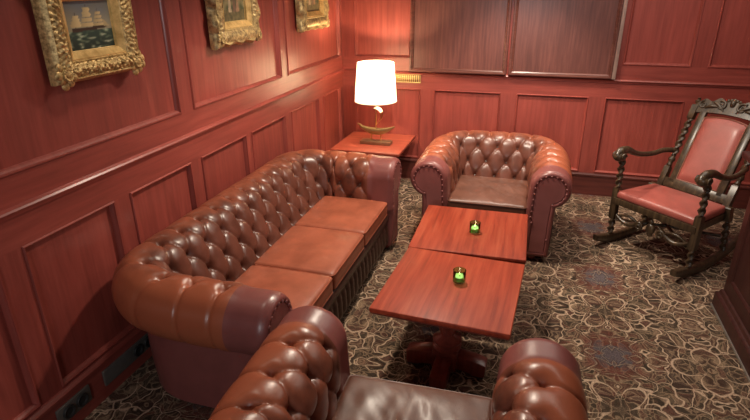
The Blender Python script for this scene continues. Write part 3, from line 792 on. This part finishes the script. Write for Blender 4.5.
# ------------------------------------------------------------------ pedestal tables
def pedestal_table(label, cat, x0, x1, y0, y1, topmat, loc, group=None, rot=0.0, oy=0.0):
    t = thing('pedestal_table', label, cat, loc, rot, group); ZT = 0.55
    bm = B(); box(bm, (x0, y0, ZT - 0.030), (x1, y1, ZT), 0.007, 3); link('tabletop', bm, topmat, t, 40)
    bm = B(); sweep_rect(bm, (0, 0, 0), (1, 0, 0), (0, 1, 0), (0, 0, 1), x0 + 0.006, x1 - 0.006, y0 + 0.006, y1 - 0.006, [(0.03, ZT - 0.046), (0.006, ZT - 0.044), (0.0, ZT - 0.036), (0.0, ZT - 0.0305), (0.03, ZT - 0.0305)])
    link('edge_molding', bm, TABLEDARK, t, 30)
    bm = B(); box(bm, (-0.20, -0.20 + oy, ZT - 0.075), (0.20, 0.20 + oy, ZT - 0.031), 0.006); link('top_block', bm, TABLEDARK, t)
    # fluted urn column
    prof = [(0.085, 0.16), (0.088, 0.175), (0.074, 0.185), (0.060, 0.195), (0.085, 0.205), (0.088, 0.215), (0.062, 0.228), (0.040, 0.25), (0.052, 0.28), (0.064, 0.32), (0.066, 0.36), (0.060, 0.40), (0.052, 0.44), (0.066, 0.455), (0.070, 0.476)]
    bm = B(); rings = []; seg = 48
    for r, z in prof:
        fl = 1 if 0.24 < z < 0.445 else 0
        rings.append([Vector((r * (1 - 0.09 * fl * (0.5 + 0.5 * math.cos(12 * 2 * PI * k / seg))) * math.cos(2 * PI * k / seg), r * (1 - 0.09 * fl * (0.5 + 0.5 * math.cos(12 * 2 * PI * k / seg))) * math.sin(2 * PI * k / seg), z)) for k in range(seg)])
    loft(bm, rings); c = link('column', bm, TABLEDARK, t, 40); c.location.y = oy
    bm = B(); box(bm, (-0.075, -0.075, 0.03), (0.075, 0.075, 0.162), 0.008); c = link('hub', bm, TABLEDARK, t); c.location.y = oy
    for k in range(4):
        bm = B()
        poly = [(0.070, 0.034), (0.070, 0.128), (0.11, 0.128), (0.225, 0.106), (0.245, 0.096), (0.245, 0.03), (0.235, 0.012), (0.17, 0.012), (0.15, 0.034)]
        prism(bm, poly, 'Y', -0.048, 0.048, 0.006); bmesh.ops.rotate(bm, verts=bm.verts, cent=(0, 0, 0), matrix=Matrix.Rotation(k * PI / 2, 3, 'Z'))
        lg = link('foot', bm, TABLEDARK, t, 30); lg.location.y = oy
        bm = B(); box(bm, (0.165, -0.045, 0.0), (0.238, 0.045, 0.013), 0.004); bmesh.ops.rotate(bm, verts=bm.verts, cent=(0, 0, 0), matrix=Matrix.Rotation(k * PI / 2, 3, 'Z')); link('foot_pad', bm, DARKGREY, lg)
    return t
TG = 'square mahogany pedestal tables'
pedestal_table('square red mahogany pedestal table nearer the camera, in front of the foreground armchair', 'coffee table', -0.384, 0.384, -0.396, 0.396, TABLEW, (-0.362, 2.788, 0), TG, math.radians(-3), -0.07)
pedestal_table('square red mahogany pedestal table between the near table and the far armchair', 'coffee table', -0.390, 0.390, -0.390, 0.390, TABLEW, (-0.350, 3.602, 0), TG, math.radians(1))
pedestal_table('red mahogany pedestal table in the back corner carrying the ship lamp', 'side table', -0.385, 0.385, -0.40, 0.40, TABLEWX, (-1.705, 5.665, 0), TG)

# candle holders
def candle(loc, label):
    t = thing('candle_holder', label, 'candle holder', loc, 0, 'green glass candle holders')
    bm = B(); R0, h = 0.038, 0.080
    lathe(bm, (0, 0, 0), [(0.0, 0.0), (R0 - .004, 0.0), (R0, 0.004), (R0 + .001, h - .002), (R0 - .0015, h), (R0 - .004, h - .003), (R0 - .0045, 0.010), (0.0, 0.009)], 28); link('glass_cup', bm, GLASS, t, 40)
    bm = B(); lathe(bm, (0, 0, 0.0105), [(0, 0), (0.027, 0), (0.027, 0.024), (0.024, 0.025), (0, 0.0235)], 20); c = link('tealight', bm, WAX, t)
    bm = B(); tube(bm, [(0, 0, 0.033), (0.0005, 0, 0.042)], 0.0012, 6); link('wick', bm, BLACK, c)
    bm = B(); lathe(bm, (0, 0, 0.041), [(0.0, 0), (0.0042, 0.004), (0.0045, 0.008), (0.002, 0.016), (0.0002, 0.022)], 10); link('flame', bm, FLAME, c)
    d = bpy.data.lights.new('candle_light', 'POINT'); d.energy = 0.07; d.color = (1, 0.8, 0.5); d.shadow_soft_size = 0.006
    o = bpy.data.objects.new('candle_light', d); COL.objects.link(o); o.location = (loc[0], loc[1], loc[2] + 0.070)
candle((-0.330, 2.835, 0.55), 'small green glass candle holder on the nearer coffee table')
candle((-0.325, 3.555, 0.55), 'small green glass candle holder on the farther coffee table')

# ------------------------------------------------------------------ ship lamp
t = thing('table_lamp', 'lit table lamp with white drum shade and brass sailing ship base', 'lamp', (-1.668, 5.60, 0.55), 0)
bm = B(); box(bm, (-0.175, -0.060, 0), (0.175, 0.060, 0.038), 0.004); link('base', bm, plain('lamp_base_bronze', (0.26, 0.15, 0.08), 0.4, 0.6), t)
for x in (-0.055, 0.055):
    bm = B(); lathe(bm, (x, 0, 0.036), [(0.014, 0), (0.009, 0.008), (0.007, 0.02), (0.007, 0.075), (0.010, 0.085)], 12); link('post', bm, BRASS, t)
bm = B(); rings = []
for i in range(25):
    u = -1 + 2 * i / 24; wd = 0.036 * (1 - abs(u) ** 2.2) + 0.003; zt = 0.165 + 0.040 * u * u + (0.012 if u < -0.8 else 0); dp = 0.056 * (1 - abs(u) ** 2.0) + 0.006
    rings.append([Vector((0.215 * u - 0.0, wd * math.cos(a), zt - dp * max(0.0, math.sin(a)) if math.sin(a) > 0 else zt + 0.006)) for a in [PI * 2 * k / 16 for k in range(16)]])
loft(bm, rings); link('hull', bm, BRASSD, t, 50)
bm = B(); tube(bm, [(0.0, 0, 0.16), (0.0, 0, 0.40), (0.0, 0, 0.62)], [0.007, 0.006, 0.005], 10); link('mast', bm, BRASS, t)
SAIL = [(-0.012, 0.408, .050), (0.020, 0.404, .052), (0.048, 0.388, .052), (0.066, 0.362, .050), (0.074, 0.330, .046), (0.066, 0.298, .042), (0.046, 0.266, .036), (0.020, 0.236, .028), (0.004, 0.215, .018)]
def sail(pts, mat):
    bm = B(); th = Vector((-0.004, 0, -0.003))
    rings = []
    for x, z, wd in pts:
        f = [Vector((x + 0.006 * (1 - y * y), y * wd, z)) for y in (-1, -.5, 0, .5, 1)]
        rings.append(f + [p + th for p in reversed(f)])
    loft(bm, rings); return link('sail', bm, mat, t, 60)
sail(SAIL[3:], BRASS); s2 = sail(SAIL[:4], SAILW); s2['label'] = 'white topsail'
bm = B(); rings = []
for r, z in ((0.228, 0.475), (0.228, 0.478), (0.196, 0.880), (0.196, 0.883), (0.193, 0.882), (0.225, 0.477), (0.228, 0.475)): rings.append([Vector((r * math.cos(2 * PI * k / 48), r * math.sin(2 * PI * k / 48), z)) for k in range(48)])
loft(bm, rings, True, False); sh = link('lamp_shade', bm, SHADE, t, 40)
for z, r in ((0.4775, 0.2285), (0.8805, 0.1965)):
    bm = B(); tube(bm, [(r * math.cos(2 * PI * k / 48), r * math.sin(2 * PI * k / 48), z) for k in range(48)], 0.003, 6, True); link('rim_tape', bm, SAILW, sh)
bm = B()
for k in range(3):
    a = 2 * PI * k / 3 + .4; tube(bm, [(0, 0, 0.70), (0.10 * math.cos(a), 0.10 * math.sin(a), 0.78), (0.194 * math.cos(a), 0.194 * math.sin(a), 0.876)], 0.0018, 6)
link('shade_carrier', bm, BRASS, t)
bm = B(); lathe(bm, (0, 0, 0.60), [(0.013, 0), (0.013, 0.045), (0.02, 0.055), (0.030, 0.085), (0.026, 0.11), (0.0, 0.125)], 16); bl = link('bulb', bm, BULB, t)
ld = bpy.data.lights.new('bulb_light', 'POINT'); ld.energy = 48; ld.color = (1, 0.76, 0.47); ld.shadow_soft_size = 0.03
lo = bpy.data.objects.new('bulb_light', ld); COL.objects.link(lo); lo.location = (-1.668, 5.60, 0.55 + 0.76)

# ------------------------------------------------------------------ rocking chair (front towards -y, x to its left hand)
ROT = math.atan2(-0.69, 0.72)
rk = thing('rocking_chair', 'carved dark oak rocking chair with red leather seat and back', 'rocking chair', (1.04, 4.62, 0), ROT)
HW = 0.372
def zrun(y): return 0.036 + 0.42 * (y - 0.14) ** 2
for sx in (-1, 1):
    bm = B(); rings = []; n = 26
    for i in range(n + 1):
        y = -0.195 + 0.93 * i / n; c = zrun(y); hh = 0.040 * (0.70 + 0.30 * sm(0, 0.12, i / n)) * (1 - 0.4 * sm(0.85, 1, i / n))
        ring = []
        for k in range(12):
            a = 2 * PI * k / 12; ca, sa = math.cos(a), math.sin(a)
            ring.append(Vector((sx * HW + 0.026 * math.copysign(abs(ca) ** .5, ca), y, c + hh * (math.copysign(abs(sa) ** .5, sa)))))
        rings.append(ring)
    mz = min(p.z for r in rings for p in r)
    for r in rings:
        for p in r: p.z -= mz
    loft(bm, rings); 
    link('runner', bm, OAK, rk, 60)
def post(p0, p1, parts, name='leg'):
    """parts = [(u0, u1, kind)] along the post"""
    p0, p1 = Vector(p0), Vector(p1); bm = B()
    for u0, u1, kind, r in parts:
        a, b = p0.lerp(p1, u0), p0.lerp(p1, u1)
        if kind == 'twist': twisted(bm, a, b, r, (b - a).length / 0.062, max(16, int((b - a).length / 0.006)))
        elif kind == 'block':
            d = (b - a).normalized(); ex = Vector((1, 0, 0)); ey = d.cross(ex).normalized()
            rings = []
            for f, k in ((0, .8), (0.05, 1), (0.95, 1), (1, .8)): rings.append([a.lerp(b, f) + (ex * i + ey * j) * r * k for i, j in ((-1, -1), (1, -1), (1, 1), (-1, 1))])
            loft(bm, rings)
        else: spindle(bm, a, b, [(f, r * s) for f, s in kind], 14)
    return link(name, bm, OAK, rk, 40)
TURN = [(0, .7), (.12, 1), (.25, .8), (.4, .75), (.55, 1.15), (.72, 1.1), (.85, .7), (1, .8)]
FINIAL = [(0, .9), (.15, .5), (.3, 1.1), (.5, 1.25), (.65, .9), (.75, .5), (.88, .8), (.96, .6), (1, .05)]
for sx in (-1, 1):
    x = sx * HW
    post((x, 0.0, zrun(0) + .006), (x, -0.005, 0.83), [(0, 0.05, 'block', 0.018), (0.05, 0.24, 'twist', 0.023), (0.24, 0.62, 'block', 0.027), (0.62, 0.97, 'twist', 0.023), (0.96, 1.0, TURN, 0.026)])
    post((x, 0.47, zrun(.47) + .006), (x * .92, 0.455, 0.50), [(0, 0.05, 'block', 0.018), (0.05, 0.70, 'twist', 0.023), (0.70, 1.0, 'block', 0.027)])
# reclined back: lower end at y=.46,z=.46, upper end at y=.84,z=1.30
BL, BU = Vector((0, 0.48, 0.44)), Vector((0, 0.79, 1.17))
UP = (BU - BL).normalized(); FWD = Vector((0, -UP.z, UP.y)).normalized(); HB = (BU - BL).length
def bk(s, h, d=0.0): return BL + UP * h + Vector((s, 0, 0)) + FWD * d
PXW = 0.30
for sx in (-1, 1):
    post(bk(sx * PXW, -0.02), bk(sx * PXW, HB + 0.085), [(0, 0.28, 'block', 0.025), (0.28, 0.40, TURN, 0.026), (0.40, 0.78, 'twist', 0.023), (0.78, 0.925, 'block', 0.026), (0.925, 1.0, FINIAL, 0.020)], 'back_post')
def slab(name, s0, s1, h0, h1, d0, d1, mat, bev=0.006, parent=rk):
    bm = B(); box(bm, (s0, -d1, h0), (s1, -d0, h1), bev)          # local: x=s, y=-d, z=h
    M = Matrix(((1, 0, 0, 0), (0, -FWD.y, UP.y, 0), (0, -FWD.z, UP.z, 0), (0, 0, 0, 1))); M.translation = BL
    bmesh.ops.transform(bm, verts=bm.verts, matrix=M); return link(name, bm, mat, parent, 40)
bf = []
for sx in (-1, 1):
    a, b = sorted((sx * 0.182, sx * 0.238)); slab('back_stile', a, b, 0.10, HB - 0.03, -0.018, 0.018, OAK)
slab('back_rail', -0.30, 0.30, 0.055, 0.135, -0.018, 0.018, OAK)
# upholstered back with arched top
bm = B(); nx, nh = 14, 18; g = []; h0, h1 = 0.135, HB - 0.075
for side in (1, -1):
    gg = []
    for i in range(nx + 1):
        u = -1 + 2 * i / nx; row = []
        for j in range(nh + 1):
            v = j / nh; hh = h0 + (h1 + 0.028 * (1 - u * u) - h0) * v
            dome = (max(0, 1 - u ** 6) * max(0, 1 - (2 * v - 1) ** 8)) ** 0.5
            row.append(bm.verts.new(bk(0.185 * u, hh, side * (0.004 + 0.026 * dome))))
        gg.append(row)
    for i in range(nx):
        for j in range(nh): bm.faces.new((gg[i][j], gg[i + 1][j], gg[i + 1][j + 1], gg[i][j + 1]))
    g.append(gg)
link('back_cushion', bm, ROCKL, rk, 60)
bm = B(); edge = []
for j in range(nh + 1): edge.append(bk(-0.178, h0 + 0.006 + (h1 - h0 - .012) * j / nh, 0.017))
for i in range(nx + 1):
    u = -1 + 2 * i / nx; edge.append(bk(0.178 * u, h1 - .006 + 0.028 * (1 - u * u), 0.017))
for j in range(nh, -1, -1): edge.append(bk(0.178, h0 + 0.006 + (h1 - h0 - .012) * j / nh, 0.017))
tube(bm, edge, 0.004, 6, True); link('back_braid', bm, leather('braid_leather', (0.30, 0.12, 0.07)), rk, 60)
# carved crest
bm = B(); n = 44; poly = []
def crest_top(u): return HB + 0.055 + 0.050 * (1 - abs(u) ** 1.6) + 0.014 * math.cos(u * PI * 5)
top = [(0.29 * (-1 + 2 * i / n), crest_top(-1 + 2 * i / n)) for i in range(n + 1)]
bot = [(0.29 * (-1 + 2 * i / n), HB - 0.052 + 0.030 * (1 - (-1 + 2 * i / n) ** 2)) for i in range(n + 1)]
rings = [[bk(a[0], a[1], -0.016), bk(a[0], a[1], 0.016), bk(b[0], b[1], 0.018), bk(b[0], b[1], -0.018)] for a, b in zip(top, bot)]
loft(bm, rings); crest = link('crest_rail', bm, OAK, rk, 40)
def spiral(s, h, r0, turns, dirn, d, a0=0.0, n=26): return [bk(s + r0 * (1 - .75 * i / n) * math.cos(a0 + dirn * turns * 2 * PI * i / n), h + r0 * (1 - .75 * i / n) * math.sin(a0 + dirn * turns * 2 * PI * i / n), d) for i in range(n + 1)]
bm = B()
for sx in (-1, 1):
    tube(bm, spiral(sx * 0.235, HB + 0.028, 0.034, 1.4, -sx, 0.020, PI / 2), [0.010 - .006 * i / 26 for i in range(27)], 8)
    tube(bm, spiral(sx * 0.085, HB + 0.045, 0.042, 1.3, sx, 0.022, PI * .7 if sx < 0 else PI * .3), [0.012 - .007 * i / 26 for i in range(27)], 8)
    tube(bm, [bk(sx * (0.21 - 0.10 * u), HB + 0.0 + 0.075 * u - 0.05 * u * u, 0.022) for u in [k / 12 for k in range(13)]], [0.006 + 0.010 * math.sin(PI * k / 12) for k in range(13)], 8)
    tube(bm, [bk(sx * (0.17 - 0.12 * u), HB + 0.062 - 0.065 * u * u, 0.022) for u in [k / 12 for k in range(13)]], [0.004 + 0.010 * math.sin(PI * k / 12) for k in range(13)], 8)
ball(bm, bk(0, HB + 0.07, 0.016), 0.030, (0.8, 0.7, 1.15), 12)
for k in range(5): ball(bm, bk(0.024 * (k - 2), HB + 0.105 - 0.006 * abs(k - 2), 0.012), 0.014, (1, .9, 1.2), 8)
link('crest_carving', bm, OAK, crest, 60)
# seat
bm = B(); prism(bm, [(-0.375, -0.035), (0.375, -0.035), (0.335, 0.475), (-0.335, 0.475)], 'Z', 0.385, 0.445, 0.006); link('seat_frame', bm, OAK, rk, 40)
bm = B(); rounded_box(bm, (-0.365, -0.030, 0.440), (0.365, 0.455, 0.505), 0.026, 12, 10, 0.022)
for v in bm.verts: v.co.x *= 1 - 0.10 * (v.co.y + 0.03) / 0.485
link('seat_cushion', bm, ROCKL, rk, 60)
# arms
for sx in (-1, 1):
    q0 = bk(sx * PXW, 0.385); pts = []; rad = []
    ctrl = [q0, Vector((sx * 0.345, 0.52, 0.80)), Vector((sx * 0.362, 0.40, 0.785)), Vector((sx * 0.372, 0.26, 0.795)), Vector((sx * 0.374, 0.14, 0.828)), Vector((sx * 0.370, 0.04, 0.868)), Vector((sx * 0.366, -0.05, 0.868)), Vector((sx * 0.364, -0.085, 0.835))]
    for i in range(len(ctrl) - 1):
        a, b, c, d = ctrl[max(i - 1, 0)], ctrl[i], ctrl[i + 1], ctrl[min(i + 2, len(ctrl) - 1)]
        for k in range(6):
            f = k / 6; pts.append(0.5 * ((2 * b) + (c - a) * f + (2 * a - 5 * b + 4 * c - d) * f * f + (3 * b - a - 3 * c + d) * f ** 3))
    pts.append(ctrl[-1]); m_ = len(pts)
    rad = [0.020 + 0.016 * sm(0.5, 0.9, i / m_) for i in range(m_)]
    bm = B(); tube(bm, pts, rad, 12, False, (1.0, 1.15)); ar = link('armrest', bm, OAK, rk, 60)
    bm = B(); ball(bm, (sx * 0.364, -0.075, 0.830), 0.044, (1.15, 1, 1), 16)
    for e in (-1, 1):
        tube(bm, [(sx * 0.364 + e * 0.047, -0.065 + 0.030 * (1 - .8 * k / 20) * math.cos(k / 20 * 3 * PI), 0.83 + 0.030 * (1 - .8 * k / 20) * math.sin(k / 20 * 3 * PI)) for k in range(21)], 0.008, 8)
    link('arm_scroll', bm, OAK, ar, 60)
# carved scroll stretcher between the front legs
bm = B()
for sx in (-1, 1):
    P_ = [(sx * (0.335 - 0.27 * u), -0.005, 0.285 - 0.055 * math.sin(u * PI * 1.1) + 0.02 * u) for u in [k / 18 for k in range(19)]]
    tube(bm, P_, [0.015 + 0.012 * math.sin(PI * k / 18) for k in range(19)], 8, False, (1, .8))
    P_ = [(sx * (0.335 - 0.25 * u), -0.005, 0.262 + 0.055 * math.sin(u * PI) - 0.01 * u) for u in [k / 18 for k in range(19)]]
    tube(bm, P_, [0.011 + 0.004 * math.sin(PI * k / 18) for k in range(19)], 8, False, (1, .8))
    tube(bm, [(sx * (0.10 + 0.040 * (1 - .8 * k / 20) * math.cos(k / 20 * 3.2 * PI)), -0.018, 0.262 + 0.040 * (1 - .8 * k / 20) * math.sin(k / 20 * 3.2 * PI)) for k in range(21)], 0.010, 8)
ball(bm, (0, -0.005, 0.275), 0.042, (1, .6, 1.2), 12); ball(bm, (0, -0.005, 0.335), 0.020, (1, .8, 1.4), 10); ball(bm, (0, -0.005, 0.225), 0.020, (1.4, .8, 1), 10)
link('carved_stretcher', bm, OAK, rk, 60)
bm = B()
for sx in (-1, 1): tube(bm, [(sx * 0.34, 0.0, 0.235), (sx * 0.18, 0.10, 0.24), (0, 0.23, 0.25), (-sx * 0.18, 0.36, 0.24), (-sx * 0.33, 0.46, 0.235)], 0.014, 8)
link('cross_stretcher', bm, OAK, rk, 60)

# ------------------------------------------------------------------ counter at the right
t = thing('panelled_counter', 'dark mahogany panelled counter end at the right edge of the picture', 'counter', (1.395, 3.95, 0))
CL, CW, CH = 2.6, 0.75, 1.12      # runs towards -y and +x from its far left corner
bm = B(); box(bm, (0.035, -CL, 0.02), (CW, -0.035, CH), 0.004); link('body', bm, COUNTERW, t)
bm = B()
loft(bm, [[Vector(p) for p in r] for r in (
    [(0, -CL, 0.004), (0, 0, 0.004), (CW, 0, 0.004)], [(0, -CL, 0.115), (0, 0, 0.115), (CW, 0, 0.115)], [(0.006, -CL, 0.124), (0.006, -0.006, 0.124), (CW, -0.006, 0.124)],
    [(0.018, -CL, 0.132), (0.018, -0.018, 0.132), (CW, -0.018, 0.132)], [(0.024, -CL, 0.155), (0.024, -0.024, 0.155), (CW, -0.024, 0.155)], [(0.036, -CL, 0.165), (0.036, -0.036, 0.165), (CW, -0.036, 0.165)])], False, False)
link('plinth', bm, COUNTERW, t, 25)
bm = B(); box(bm, (-0.006, -CL, 0.0), (0.002, 0.004, 0.018), 0.002); link('floor_strip', bm, TRIMLIGHT, t)
bm = B(); box(bm, (-0.05, -CL, CH), (CW, 0.05, CH + 0.045), 0.012, 3); link('countertop', bm, COUNTERW, t)
for k in range(3):
    a1 = -0.14 - k * 0.83; a0 = a1 - 0.70
    bm = B(); sweep_rect(bm, (0.035, 0, 0), (0, 1, 0), (0, 0, 1), (-1, 0, 0), a0, a1, 0.27, 1.0, [(0, -.001), (0, 0.010), (0.008, 0.014), (0.018, 0.010), (0.026, 0.003), (0.03, -.001)]); link('panel_molding', bm, COUNTERW, t, 25)
